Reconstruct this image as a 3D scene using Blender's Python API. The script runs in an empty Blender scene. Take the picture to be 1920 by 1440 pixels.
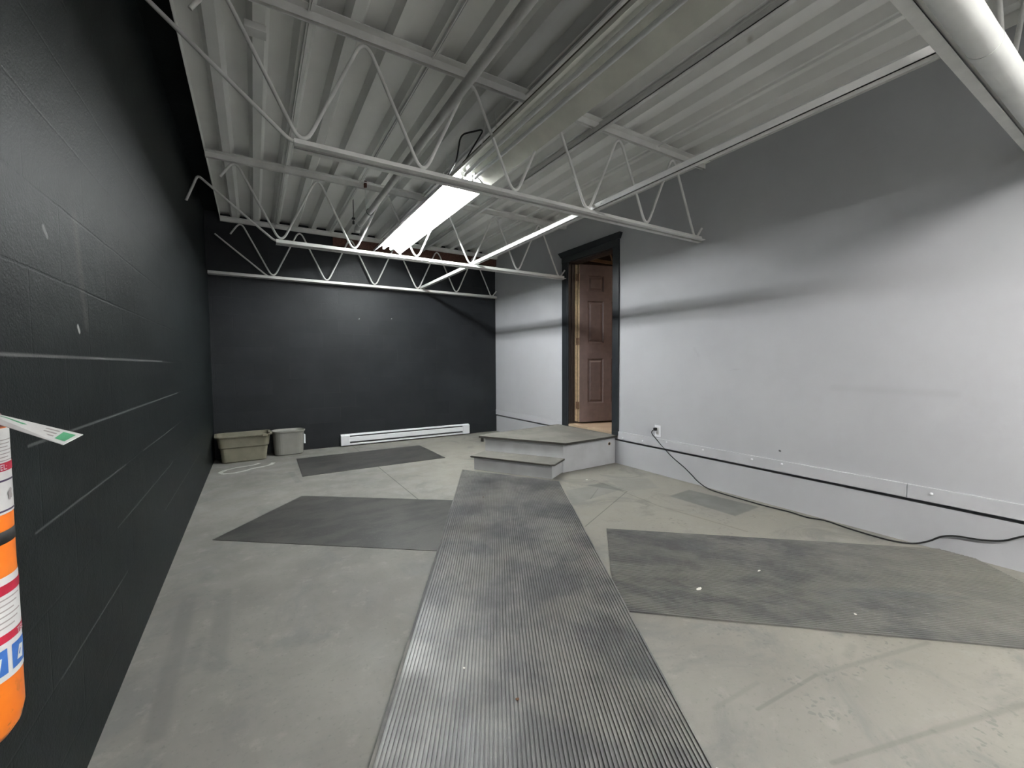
import bpy, math, random
from mathutils import Vector, Matrix
random.seed(7)
C = bpy.context.scene.collection
S = bpy.context.scene

# ---------------------------------------------------------------- camera, world, exposure
cam_d = bpy.data.cameras.new('camera'); cam = bpy.data.objects.new('camera', cam_d); C.objects.link(cam)
cam_d.sensor_width = 36; cam_d.lens = 794.3 / 1920 * 36; cam_d.clip_start = 0.02
cam.matrix_world = Matrix(((0.854, 0.0300, -0.519, 0), (-0.520, 0.0370, -0.853, 0), (-0.006, 0.999, 0.048, 1.12), (0, 0, 0, 1)))
_q = cam.matrix_world.to_quaternion(); _q.normalize()
cam.matrix_world = Matrix.Translation((0, 0, 1.12)) @ _q.to_matrix().to_4x4()
S.camera = cam
w = bpy.data.worlds.new('world'); S.world = w; w.use_nodes = True
w.node_tree.nodes['Background'].inputs[0].default_value = (0.5, 0.5, 0.5, 1)
w.node_tree.nodes['Background'].inputs[1].default_value = 0.35
S.view_settings.view_transform = 'Standard'; S.view_settings.look = 'None'
S.view_settings.exposure = 2.05; S.view_settings.gamma = 1; S.view_settings.use_curve_mapping = False
TUBE = 34.0            # strength of the lit fluorescent tubes
REAR = 74.0            # the lit fixture behind the camera

XL, XR, YB, ZT = -0.431, 3.441, 6.17, 2.98
YF = -3.2

# ---------------------------------------------------------------- mesh helpers
class MB:
    def __init__(s): s.v = []; s.f = []; s.sm = []
    def add(s, vs, fs, smooth=False):
        n = len(s.v); s.v += [tuple(v) for v in vs]
        for f in fs: s.f.append([i + n for i in f]); s.sm.append(smooth)
        return s
    def box(s, x0, x1, y0, y1, z0, z1, M=None):
        vs = [Vector((x, y, z)) for x in (x0, x1) for y in (y0, y1) for z in (z0, z1)]
        if M is not None: vs = [M @ v for v in vs]
        return s.add(vs, [(0, 1, 3, 2), (4, 6, 7, 5), (0, 4, 5, 1), (2, 3, 7, 6), (0, 2, 6, 4), (1, 5, 7, 3)])
    def prism(s, poly, z0, z1, M=None):
        n = len(poly); vs = [Vector((x, y, z0)) for x, y in poly] + [Vector((x, y, z1)) for x, y in poly]
        if M is not None: vs = [M @ v for v in vs]
        a = sum(poly[i][0] * poly[(i + 1) % n][1] - poly[(i + 1) % n][0] * poly[i][1] for i in range(n))
        bot = list(range(n)); top = [i + n for i in range(n)]
        sides = [(i, (i + 1) % n, (i + 1) % n + n, i + n) for i in range(n)]
        if a > 0: return s.add(vs, [bot[::-1], top] + sides)
        return s.add(vs, [bot, top[::-1]] + [q[::-1] for q in sides])
    def tube(s, pts, r, n=10, cap=True, closed=False):
        P = [Vector(p) for p in pts]; N = len(P); rs = r if isinstance(r, (list, tuple)) else [r] * N
        T = []
        for i in range(N):
            a = P[i - 1] if i else P[0]; b = P[min(i + 1, N - 1)]
            T.append((b - a).normalized())
        up = Vector((0, 0, 1)) if abs(T[0].z) < .9 else Vector((1, 0, 0))
        u = T[0].cross(up).normalized(); vs = []; fs = []
        for i in range(N):
            u = (u - T[i] * u.dot(T[i])).normalized(); v = T[i].cross(u)
            for k in range(n):
                a = 2 * math.pi * k / n
                vs.append(P[i] + (u * math.cos(a) + v * math.sin(a)) * rs[i])
        for i in range(N - 1):
            for k in range(n):
                fs.append((i * n + k, i * n + (k + 1) % n, (i + 1) * n + (k + 1) % n, (i + 1) * n + k))
        s.add(vs, fs, True)
        if cap:
            s.add([vs[k] for k in range(n)], [list(range(n))[::-1]]); s.add([vs[(N - 1) * n + k] for k in range(n)], [list(range(n))])
        return s
    def lathe(s, prof, c=(0, 0, 0), n=32, a0=0, a1=2 * math.pi):
        full = abs(a1 - a0 - 2 * math.pi) < 1e-6; m = n if full else n + 1; vs = []; fs = []
        for r, z in prof:
            for k in range(m):
                a = a0 + (a1 - a0) * k / n
                vs.append((c[0] + r * math.cos(a), c[1] + r * math.sin(a), c[2] + z))
        for i in range(len(prof) - 1):
            for k in range(n):
                k2 = (k + 1) % m
                fs.append((i * m + k, i * m + k2, (i + 1) * m + k2, (i + 1) * m + k))
        return s.add(vs, fs, True)
    def build(s, name, mat, parent=None, bevel=0, solid=0, loc=None):
        me = bpy.data.meshes.new(name); me.from_pydata(s.v, [], s.f)
        me.polygons.foreach_set('use_smooth', s.sm)
        me.materials.append(mat); me.update()
        o = bpy.data.objects.new(name, me); C.objects.link(o)
        if parent is not None: o.parent = parent
        if loc is not None: o.location = loc
        if solid:
            m = o.modifiers.new('solid', 'SOLIDIFY'); m.thickness = solid; m.offset = 0
        if bevel:
            m = o.modifiers.new('bevel', 'BEVEL'); m.width = bevel; m.segments = 2; m.limit_method = 'ANGLE'
        return o

def tag(o, label, cat=None, group=None):
    o['label'] = label
    if cat: o['category'] = cat
    if group: o['group'] = group
    return o
def thing(name, label, cat, loc=(0, 0, 0), rz=0, group=None):
    o = bpy.data.objects.new(name, None); C.objects.link(o); o.location = loc; o.rotation_euler = (0, 0, rz)
    return tag(o, label, cat, group)
def struct(o): o['kind'] = 'structure'; return o

# ---------------------------------------------------------------- material helpers
class NT:
    def __init__(s, name):
        s.m = bpy.data.materials.new(name); s.m.use_nodes = True; s.t = s.m.node_tree; s.b = s.t.nodes['Principled BSDF']
        s._co = None
    def n(s, kind, **kw):
        x = s.t.nodes.new(kind)
        for k, v in kw.items(): setattr(x, k, v)
        return x
    def l(s, a, b): s.t.links.new(a, b)
    def setin(s, sock, v):
        if isinstance(v, bpy.types.NodeSocket): s.l(v, sock)
        else: sock.default_value = v
    def co(s):
        if s._co is None: s._co = s.n('ShaderNodeTexCoord').outputs['Object']
        return s._co
    def math(s, op, a, b=0.0, clamp=False):
        x = s.n('ShaderNodeMath', operation=op, use_clamp=clamp); s.setin(x.inputs[0], a); s.setin(x.inputs[1], b); return x.outputs[0]
    def vm(s, op, a, b=(0, 0, 0)):
        x = s.n('ShaderNodeVectorMath', operation=op); s.setin(x.inputs[0], a); s.setin(x.inputs[1], b); return x
    def noise(s, scale, detail=4, rough=.55, co=None, dist=0):
        x = s.n('ShaderNodeTexNoise'); s.l(co or s.co(), x.inputs['Vector'])
        x.inputs['Scale'].default_value = scale; x.inputs['Detail'].default_value = detail
        x.inputs['Roughness'].default_value = rough; x.inputs['Distortion'].default_value = dist; return x.outputs['Fac']
    def ramp(s, v, a, b, c0=0.0, c1=1.0):
        x = s.n('ShaderNodeMapRange'); x.clamp = True; x.interpolation_type = 'SMOOTHSTEP'
        s.setin(x.inputs[0], v); x.inputs[1].default_value = a; x.inputs[2].default_value = b
        x.inputs[3].default_value = c0; x.inputs[4].default_value = c1; return x.outputs[0]
    def mix(s, f, a, b):
        x = s.n('ShaderNodeMix', data_type='RGBA'); s.setin(x.inputs[0], f)
        s.setin(x.inputs[6], a if isinstance(a, bpy.types.NodeSocket) else (*a, 1)); s.setin(x.inputs[7], b if isinstance(b, bpy.types.NodeSocket) else (*b, 1))
        return x.outputs[2]
    def stretch(s, sc, rot=0.0):
        x = s.n('ShaderNodeMapping'); s.l(s.co(), x.inputs[0]); x.inputs['Scale'].default_value = sc; x.inputs['Rotation'].default_value = (0, 0, rot); return x.outputs[0]
    def seg(s, a, b, wd, soft=.3, co=None):
        """1 near the straight line a-b (x,y), 0 away from it"""
        a = Vector((*a, 0)) if len(a) == 2 else Vector(a); b = Vector((*b, 0)) if len(b) == 2 else Vector(b)
        p = s.vm('SUBTRACT', co or s.co(), tuple(a)).outputs[0]; d = b - a
        t = s.math('DIVIDE', s.vm('DOT_PRODUCT', p, tuple(d)).outputs['Value'], d.length_squared, True)
        sc = s.n('ShaderNodeVectorMath', operation='SCALE'); sc.inputs[0].default_value = tuple(d); s.l(t, sc.inputs['Scale'])
        dist = s.vm('LENGTH', s.vm('SUBTRACT', p, sc.outputs[0]).outputs[0]).outputs['Value']
        return s.ramp(dist, wd * (1 - soft), wd * (1 + soft), 1, 0)
    def quad(s, pts, soft=.012, co=None):
        """1 inside the convex polygon (x,y)"""
        n = len(pts); ar = sum(pts[i][0] * pts[(i + 1) % n][1] - pts[(i + 1) % n][0] * pts[i][1] for i in range(n))
        if ar < 0: pts = pts[::-1]
        out = None
        for i in range(n):
            a = Vector((*pts[i], 0)); b = Vector((*pts[(i + 1) % n], 0)); d = (b - a).normalized(); nn = Vector((-d.y, d.x, 0))
            v = s.math('SUBTRACT', s.vm('DOT_PRODUCT', co or s.co(), tuple(nn)).outputs['Value'], nn.dot(a))
            out = v if out is None else s.math('MINIMUM', out, v)
        return s.ramp(out, -soft, soft)
    def bump(s, h, strength=.3, dist=.01, prev=None):
        x = s.n('ShaderNodeBump'); x.inputs['Strength'].default_value = strength; x.inputs['Distance'].default_value = dist
        s.l(h, x.inputs['Height'])
        if prev is not None: s.l(prev, x.inputs['Normal'])
        return x.outputs[0]
    def out(s, col=None, rough=.6, metal=0, nrm=None, spec=.5):
        if col is not None: s.setin(s.b.inputs['Base Color'], col if isinstance(col, bpy.types.NodeSocket) else (*col, 1))
        s.setin(s.b.inputs['Roughness'], rough); s.setin(s.b.inputs['Metallic'], metal); s.setin(s.b.inputs['Specular IOR Level'], spec)
        if nrm is not None: s.l(nrm, s.b.inputs['Normal'])
        return s.m

def paint(name, col, rough=.55, var=.12, scale=9, metal=0, bump=.08, spec=.4):
    t = NT(name); f = t.noise(scale, 5); g = t.noise(scale * 12, 2)
    c = t.mix(t.ramp(f, .3, .7), tuple(x * (1 - var) for x in col), tuple(min(1, x * (1 + var)) for x in col))
    return t.out(c, rough, metal, t.bump(g, bump, .004), spec)

M = {}
M['joist'] = paint('joist_paint', (.72, .72, .70), .5, .08, 7)
M['bridging'] = paint('bridging_paint', (.62, .62, .61), .5, .05)
M['white_metal'] = paint('white_enamel', (.84, .85, .88), .35, .03)
M['white_pipe'] = paint('white_pipe', (.62, .63, .61), .4, .06, 5)
M['pipe'] = paint('grey_pipe', (.5, .5, .49), .45, .08)
M['rust'] = paint('rust', (.10, .045, .032), .8, .3, 40)
M['black_rubber'] = paint('black_rubber', (.012, .012, .012), .5, .1)
M['dark_metal'] = paint('dark_metal', (.05, .05, .05), .5, .2)
M['casing'] = paint('dark_casing', (.020, .024, .028), .4, .15, 6)
M['leaf'] = paint('brown_door', (.20, .145, .135), .45, .08, 14)
M['jamb'] = paint('brown_jamb', (.050, .036, .032), .5, .1)
M['raw'] = paint('raw_wood', (.62, .48, .32), .6, .12, 30)
M['brass'] = paint('worn_hinge', (.30, .20, .14), .4, .2, 60, metal=.7)
M['dark_slot'] = paint('dark_slot', (.10, .10, .105), .6, .1)
M['tape'] = paint('gasket', (.02, .02, .02), .7, .1)

# --- concrete floor
t = NT('concrete_floor')
n1 = t.noise(.9, 6, .6); n2 = t.noise(4.5, 6, .6); n3 = t.noise(60, 3); n4 = t.noise(2.2, 7, .7, dist=1.2)
col = t.mix(t.ramp(n1, .35, .68), (.175, .170, .157), (.228, .222, .205))
sx = t.n('ShaderNodeSeparateXYZ'); t.l(t.co(), sx.inputs[0]); X = sx.outputs[0]; Y = sx.outputs[1]
# dusty beige zone on the right, greyer worn zone on the left
dust = t.ramp(X, .9, 2.6)
col = t.mix(t.math('MULTIPLY', dust, .7), col, t.mix(t.ramp(n2, .3, .7), (.255, .242, .208), (.315, .298, .258)))
col = t.mix(t.math('MULTIPLY', t.ramp(n4, .48, .66), .6), col, (.150, .152, .148))
col = t.mix(t.math('MULTIPLY', t.ramp(t.noise(11, 6, .7), .54, .70), .35), col, (.30, .29, .265))
# scuffed prints near the mats on the right
vor = t.n('ShaderNodeTexVoronoi'); vor.inputs['Scale'].default_value = 34
wob = t.n('ShaderNodeTexNoise'); wob.inputs['Scale'].default_value = 30; t.l(t.co(), wob.inputs['Vector'])
wsc = t.n('ShaderNodeVectorMath', operation='SCALE'); t.l(wob.outputs['Color'], wsc.inputs[0]); wsc.inputs['Scale'].default_value = .05
t.l(t.vm('ADD', t.co(), wsc.outputs[0]).outputs[0], vor.inputs['Vector'])
paws = t.math('MULTIPLY', t.ramp(vor.outputs['Distance'], .22, .34, 1, 0), t.ramp(t.noise(5.5, 3), .52, .60))
zone = t.math('MAXIMUM', t.quad([(2.0, 2.25), (2.85, 2.3), (3.2, 1.5), (2.6, 1.55)], .2), t.quad([(1.1, .6), (1.5, 1.25), (2.4, .55), (1.9, .0)], .15))
col = t.mix(t.math('MULTIPLY', t.math('MULTIPLY', paws, zone), .6), col, (.135, .135, .13))
for poly, f, c, so in (
    ([(2.97, 1.755), (2.955, 2.318), (3.25, 2.344), (3.315, 1.77)], .85, (.135, .138, .132), .012),
    ([(2.313, 2.905), (2.806, 2.888), (2.793, 2.674), (2.125, 2.589)], .55, (.165, .17, .165), .008),
    ([(2.58, 2.929), (2.764, 2.915), (2.754, 2.587)], .6, (.105, .105, .10), .006),
    ([(2.911, 2.996), (3.237, 2.788), (3.066, 2.519), (2.746, 2.629)], .45, (.175, .178, .172), .02),
    ([(.272, 4.99), (.325, 4.97), (.36, 4.47), (.305, 4.47)], .5, (.13, .13, .125), .01)):
    col = t.mix(t.math('MULTIPLY', t.quad(poly, so), f), col, c)
for a, b, wd, f, c, so in (
    ((1.133, 4.70), (1.133, 3.3), .004, .8, (.05, .05, .048), .5),
    ((1.133, 6.1), (1.133, 5.5), .004, .5, (.05, .05, .048), .5),
    ((2.75, 2.60), (1.913, 2.187), .0035, .65, (.07, .07, .065), .5),
    ((2.76, 3.1), (2.68, 2.18), .004, .5, (.09, .08, .07), .5),
    ((2.68, 2.18), (2.76, 1.55), .008, .4, (.12, .115, .10), .6),
    ((2.60, 2.80), (2.35, 2.62), .004, .5, (.09, .09, .085), .5),
    ((-.30, 2.53), (-.29, 1.62), .030, .42, (.115, .115, .11), .5),
    ((-.155, 2.49), (-.155, 1.87), .032, .30, (.125, .125, .12), .5),
    ((-.22, 2.1), (-.24, 1.9), .02, .25, (.13, .13, .125), .6),
    ((1.356, .716), (1.688, .689), .006, .5, (.11, .108, .10), .6),
    ((1.688, .689), (2.261, .539), .009, .35, (.13, .128, .12), .7),
    ((1.243, .791), (1.472, .779), .008, .3, (.13, .128, .12), .7),
    ((1.9, .672), (1.985, .69), .015, .25, (.13, .13, .12), .7),
    ((1.348, .505), (1.728, .392), .007, .45, (.12, .115, .105), .6),
    ((1.728, .392), (2.114, .271), .010, .4, (.13, .125, .115), .7),
    ((-.05, 5.1), (.1, 5.02), .05, .35, (.12, .12, .115), .8),
    ((-.1, 4.2), (.25, 4.4), .10, .2, (.13, .13, .125), .9)):
    col = t.mix(t.math('MULTIPLY', t.seg(a, b, wd, so), f), col, c)
col = t.mix(t.ramp(n3, .58, .75, 0, .35), col, (.10, .10, .095))
M['floor'] = t.out(col, t.ramp(n2, .3, .7, .5, .75), 0, t.bump(n3, .12, .003, t.bump(n2, .1, .01)), .35)

# --- painted concrete block (left wall uses y,z ; back wall uses x,z)
def block_mat(name, axis, base, extra=()):
    t = NT(name); sx = t.n('ShaderNodeSeparateXYZ'); t.l(t.co(), sx.inputs[0])
    cb = t.n('ShaderNodeCombineXYZ'); t.l(sx.outputs[0 if axis == 'x' else 1], cb.inputs[0])
    t.l(t.math('ADD', sx.outputs[2], .055), cb.inputs[1])
    nz = t.noise(5, 3); off = t.vm('ADD', cb.outputs[0]); cb2 = t.n('ShaderNodeCombineXYZ'); t.l(t.math('MULTIPLY', t.math('SUBTRACT', nz, .5), .012), cb2.inputs[1])
    t.l(cb2.outputs[0], off.inputs[1])
    br = t.n('ShaderNodeTexBrick'); t.l(off.outputs[0], br.inputs['Vector'])
    br.inputs['Scale'].default_value = 1; br.inputs['Brick Width'].default_value = .4; br.inputs['Row Height'].default_value = .2
    br.inputs['Mortar Size'].default_value = .0045; br.inputs['Mortar Smooth'].default_value = .7; br.offset = .5
    br.inputs['Color1'].default_value = (0, 0, 0, 1); br.inputs['Color2'].default_value = (1, 1, 1, 1); br.inputs['Mortar'].default_value = (.5, .5, .5, 1)
    mort = br.outputs['Fac']
    vis = t.ramp(t.noise(1.7, 3, .6), .50, .70)
    tone = t.ramp(br.outputs['Color'], 0, 1, .9, 1.1)
    f = t.noise(2.5, 5); g = t.noise(140, 3, .7)
    c = t.mix(t.ramp(f, .3, .7), tuple(x * .85 for x in base), tuple(x * 1.15 for x in base))
    mm = t.n('ShaderNodeMix', data_type='RGBA', blend_type='MULTIPLY'); mm.inputs[0].default_value = 1; t.l(c, mm.inputs[6])
    cc = t.n('ShaderNodeCombineXYZ'); [t.l(tone, cc.inputs[i]) for i in range(3)]; t.l(cc.outputs[0], mm.inputs[7]); c = mm.outputs[2]
    c = t.mix(t.math('MULTIPLY', t.math('MULTIPLY', mort, vis), .22), c, tuple(x * 2.6 + .02 for x in base))  # joint highlights put into the colour as paler mortar
    for a, b, wd, fac, cl, so in extra:
        c = t.mix(t.math('MULTIPLY', t.seg(a, b, wd, so), fac), c, cl)
    h = t.math('MULTIPLY', t.math('SUBTRACT', 1.0, mort), t.ramp(vis, 0, 1, .35, 1))
    nb = t.bump(h, .3, .004); nb = t.bump(g, .35, .0035, nb); nb = t.bump(t.noise(18, 3), .2, .006, nb)
    M[name] = t.out(c, .5, 0, nb, .3 if axis == 'x' else .17)
    return M[name]
block_mat('block_left', 'y', (.0080, .0108, .0112), (
    ((XL, 1.50, 1.462), (XL, 1.52, 1.445), .007, .7, (.25, .25, .25), .4),
    ((XL, 1.705, 1.235), (XL, 1.715, 1.222), .007, .9, (.45, .45, .45), .4),
    ((XL, 1.724, 1.55), (XL, 1.78, 1.25), .018, .25, (.16, .15, .145), .9),
    ((XL, 1.25, 1.146), (XL, 3.0, 1.146), .0035, .55, (.20, .20, .20), .7),  # from here down: pale lines painted as highlights along the joints
    ((XL, 1.35, .945), (XL, 3.5, .944), .0035, .45, (.17, .18, .18), .7),
    ((XL, 1.36, .745), (XL, 2.15, .742), .003, .40, (.15, .16, .16), .7),
    ((XL, 2.45, .745), (XL, 3.3, .743), .003, .35, (.15, .16, .16), .7),
    ((XL, 1.0, .65), (XL, 1.18, .80), .003, .0, (.15, .16, .16), .7),
    ((XL, 2.0, .545), (XL, 3.2, .544), .003, .35, (.15, .16, .16), .7),
    ((XL, 2.9, .345), (XL, 4.6, .344), .003, .35, (.15, .16, .16), .7),
    ((XL, 1.45, .345), (XL, 2.1, .344), .003, .30, (.15, .16, .16), .7)))
block_mat('block_back', 'x', (.0150, .0170, .0200), (
    ((1.27, YB, 1.755), (1.275, YB, 1.76), .006, .8, (.4, .4, .4), .4),
    ((1.72, YB, 1.78), (1.725, YB, 1.782), .006, .8, (.4, .4, .4), .4)))

# --- grey painted drywall
t = NT('grey_drywall'); f = t.noise(1.3, 5); g = t.noise(160, 2)
c = t.mix(t.ramp(f, .3, .7), (.47, .48, .503), (.51, .52, .545))
c = t.mix(t.math('MULTIPLY', t.ramp(t.noise(6, 6, .7, t.stretch((1, .5, 4))), .66, .78), .18), c, (.24, .24, .25))
for a, b, wd, fac, cl, so in (((XR, 1.694, .438), (XR, 1.69, .437), .007, .9, (.02, .02, .02), .5),
                          ((XR, 1.35, .94), (XR, .75, .93), .02, .10, (.2, .2, .21), .9),
                          ((XR, 2.45, 1.25), (XR, 2.40, 1.18), .012, .10, (.2, .2, .21), .9)):
    c = t.mix(t.math('MULTIPLY', t.seg(a, b, wd, so), fac), c, cl)
M['drywall'] = t.out(c, .55, 0, t.bump(g, .15, .002), .35)
M['skirting'] = paint('grey_skirting', (.52, .53, .555), .5, .03, 4)
M['step_side'] = paint('step_grey', (.56, .57, .585), .5, .07, 5)
# --- deck
t = NT('steel_deck'); f = t.noise(2, 5); c = t.mix(t.ramp(f, .3, .7), (.78, .78, .755), (.85, .85, .83))
for a in ((2.35, 1.36, 2.88), (2.28, 1.52, 2.90)):
    c = t.mix(t.math('MULTIPLY', t.seg(a, (a[0] + .01, a[1] + .01, a[2]), .016, .7), .5), c, (.22, .19, .11))
M['deck'] = t.out(c, .5, 0, t.bump(t.noise(50, 2), .05, .003), .4)
# --- ribbed mats
def mat_mat(name, dark, light, worn=.5, stretch=(1, 1, 1), gloss=.5):
    t = NT(name); a = t.noise(2.6, 5, .6, t.stretch(stretch)); b = t.noise(7, 5, .65); g = t.noise(90, 2)
    c = t.mix(t.ramp(a, .40, .60), dark, light)
    c = t.mix(t.math('MULTIPLY', t.ramp(b, .48, .7), worn), c, tuple(x * 1.35 for x in light))
    c = t.mix(t.ramp(g, .6, .8, 0, .2), c, (.3, .29, .26))
    sx = t.n('ShaderNodeSeparateXYZ'); t.l(t.co(), sx.inputs[0])
    return t, c, sx
t, c, sx = mat_mat('mat_center', (.095, .095, .098), (.175, .171, .160), .25)
# grooves coloured darker than the rib tops (height, in the mat's own space)
rib_top = t.ramp(sx.outputs[2], .0035, .0065, .0, 1)
c = t.mix(t.math('MULTIPLY', t.math('SUBTRACT', 1, rib_top), .55), c, (.025, .025, .025))
for a, b, wd, fac in (((.95, 1.95), (.96, 2.0), .16, .3), ((1.3, 2.65), (1.5, 2.8), .12, .25)):
    c = t.mix(t.math('MULTIPLY', t.seg(a, b, wd, .9), fac), c, (.22, .19, .14))
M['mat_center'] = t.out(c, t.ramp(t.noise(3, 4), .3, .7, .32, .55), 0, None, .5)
t, c, sx = mat_mat('mat_plain', (.035, .035, .0345), (.060, .0585, .054), .35, (1, 2.2, 1))
M['mat_plain'] = t.out(c, .5, 0, t.bump(t.noise(60, 2), .1, .002), .45)
t, c, sx = mat_mat('mat_right', (.070, .070, .072), (.122, .118, .110), .45, (1, 2, 1))
c = t.mix(t.math('MULTIPLY', t.ramp(sx.outputs[0], 1.0, 1.9), .55), c, (.20, .19, .165))   # sand tracked in by the wall (mat's own x)
c = t.mix(t.math('MULTIPLY', t.ramp(t.noise(1.7, 4, .6, t.stretch((.6, 3, 1), .25)), .55, .7), .5), c, (.085, .09, .095))
M['mat_right'] = t.out(c, t.ramp(t.noise(3, 4), .3, .7, .38, .6), 0, None, .5)
t = NT('dusty_tread'); c = t.mix(t.ramp(t.noise(3, 5, .6), .35, .65), (.150, .145, .132), (.205, .198, .178)); c = t.mix(t.ramp(t.noise(40, 2), .6, .75, 0, .4), c, (.10, .10, .09))
M['tread'] = t.out(c, .75, 0, t.bump(t.noise(50, 2), .1, .002))
M['nosing'] = paint('tread_edge', (.055, .052, .046), .6, .15)
t = NT('bin_plastic'); c = t.mix(t.ramp(t.noise(6, 5), .35, .7), (.185, .175, .128), (.225, .212, .158)); c = t.mix(t.math('MULTIPLY', t.ramp(t.noise(20, 5, .7), .55, .7), .3), c, (.14, .13, .10))
M['bin'] = t.out(c, .5, 0, None, .4)
M['bin_grey'] = paint('bin_grey', (.245, .24, .22), .45, .08, 7)
# --- lights
def emit(name, col, st):
    t = NT(name); t.b.inputs['Emission Color'].default_value = (*col, 1); t.b.inputs['Emission Strength'].default_value = st
    return t.out((.9, .9, .9), .3)
M['tube_on'] = emit('tube_lit', (.97, 1.0, 1.0), TUBE)
M['tube_rear'] = emit('tube_lit_rear', (1.0, .985, .95), REAR)
M['tube_off'] = paint('tube_unlit', (.62, .64, .64), .15, .03, spec=.6)
M['reflector'] = paint('reflector_white', (.74, .75, .73), .35, .04)
M['reflector_old'] = paint('reflector_yellowed', (.70, .70, .635), .35, .10, 4)
M['socket'] = paint('lamp_socket', (.75, .75, .74), .4, .05)
M['channel'] = paint('channel_dark', (.10, .09, .06), .5, .2)

# ---------------------------------------------------------------- room shell
DY0, DY1, DZ0, DZ1 = 3.478, 4.278, .35, 2.401       # door opening in the right wall
WT = .12
struct(MB().box(XL - .2, XR + .004, YF, YB, -.1, 0).build('floor', M['floor']))
o = MB(); o.box(XL - .2, XL, YF, YB, 0, 2.235).box(XL - .2, XL - .016, YF, YB, 2.235, ZT).box(XL - .016, -.2925, YF, YB, 2.94, ZT)
struct(o.build('wall_left', M['block_left']))
struct(MB().box(XL - .2, XR + .3, YB, YB + .2, 0, ZT).build('wall_back', M['block_back']))
o = MB()
o.box(XR + .004, XR + WT, YF, DY0, 0, .257)                              # lower, set back behind the groove
o.box(XR + .05, XR + WT, YF, DY0, .257, .279)
o.box(XR, XR + WT, YF, DY0, .279, ZT)
o.box(XR + .004, XR + WT, DY0, DY1, 0, .257).box(XR + .05, XR + WT, DY0, DY1, .257, .279).box(XR, XR + WT, DY0, DY1, .279, DZ0 - .015)
o.box(XR, XR + WT, DY0, DY1, DZ1, ZT)
o.box(XR + .004, XR + WT, DY1, YB, 0, .257).box(XR + .05, XR + WT, DY1, YB, .257, .279).box(XR, XR + WT, DY1, YB, .279, ZT)
struct(o.build('wall_right', M['drywall']))
# skirting board with its row of bolts
bb = bpy.data.objects.new('baseboard_right', None); C.objects.link(bb); struct(bb); bb.location = (XR, 0, .279)
for y0, y1 in ((YF, .939), (.942, 3.375)):
    MB().box(-.017, 0, y0, y1, 0, .086).build('board', M['skirting'], bb, .002)
MB().box(-.006, 0, 4.375, YB, 0, .086).build('board', M['skirting'], bb, .002)
for y, z in ((3.299, .300), (3.024, .312), (2.725, .345), (2.333, .338), (1.894, .336), (1.666, .342), (.829, .331)):
    b = MB().lathe([(.0, .011), (.005, .010), (.0075, .005), (.0085, 0)], n=12)
    b.v = [(-.017 - v[2], y + v[0], z - .279 + v[1]) for v in b.v]; b.build('screw', M['white_metal'], bb)
# steel roof deck: ribs running the length of the room
prof = []; x = -.378; zl, zh = 2.866, 2.926
while x < XR:
    prof += [(x, zl), (x + .055, zl), (x + .080, zh), (x + .187, zh)]; x += .212
prof = [(max(-.29, min(px, XR)), pz) for px, pz in prof]
o = MB(); n = len(prof)
vs = [(px, y, pz) for y in (YF, YB) for px, pz in prof]
o.add(vs, [(i, i + n, i + 1 + n, i + 1) for i in range(n - 1)])
for sx_ in (.279, .915, 1.551, 2.187, 2.823):                            # side-lap seams
    o.box(sx_, sx_ + .006, YF, YB, zl - .017, zl).box(sx_ + .012, sx_ + .015, YF, YB, zl - .012, zl)
o.box(-.292, -.288, YF, YB, 2.858, 2.945)
o.box(XL - .2, XR + WT, YF, YB + .2, ZT, ZT + .05)
struct(o.build('ceiling', M['deck']))
# dark timber on top of the back wall
struct(MB().box(.95, XR, YB - .045, YB, 2.715, 2.86).build('trim_1', M['rust'], bevel=.003))
# room beyond the door
t = NT('tan_floor'); M['tan'] = t.out(t.mix(t.ramp(t.noise(3, 4), .3, .7), (.42, .31, .22), (.50, .38, .27)), .5)
M['far_wall'] = paint('far_wall', (.14, .12, .11), .7, .1)
M['far_ceiling'] = paint('far_ceiling', (.10, .035, .02), .9, .4, 5)
struct(MB().box(XR + WT, 6.2, 2.0, 5.6, DZ0 - .12, DZ0 - .012).build('floor', M['tan']))
o = MB(); o.box(6.2, 6.3, 2.0, 5.6, .2, 3.1).box(XR + WT, 6.3, 1.9, 2.0, .2, 3.1).box(XR + WT, 6.3, 5.6, 5.7, .2, 3.1)
struct(o.build('wall_beyond', M['far_wall']))
struct(MB().box(XR + WT, 6.3, 1.9, 5.7, 3.1, 3.15).build('ceiling', M['far_ceiling']))
for i in range(4):
    o = MB(); y0 = 3.1 + i * .6
    o.box(XR + WT, 6.2, y0 - .02, y0 + .02, 3.05, 3.1).box(XR + WT, 6.2, y0 - .02, y0 + .02, 2.66, 2.70)
    for k in range(6):
        xa = XR + WT + .05 + k * .42; o.tube([(xa, y0, 2.68), (xa + .2, y0, 3.08), (xa + .4, y0, 2.68)], .014, 6)
    r = o.build('ceiling_truss', M['raw'])
    tag(r, ['timber web truss over the next room, nearest the camera', 'timber web truss over the next room, second from the camera', 'timber web truss over the next room above the open brown door', 'timber web truss over the next room, farthest from the camera'][i], 'truss', 'trusses beyond the doorway')
ld = bpy.data.lights.new('next_room_fill', 'AREA'); ld.energy = 3; ld.size = .5; ld.color = (1, .80, .62)  # added fill light for the next room, no lamp seen there
lo = bpy.data.objects.new('next_room_fill', ld); C.objects.link(lo); lo.location = (4.9, 3.0, 2.6); lo.rotation_euler = (0, 0, 0)

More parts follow.
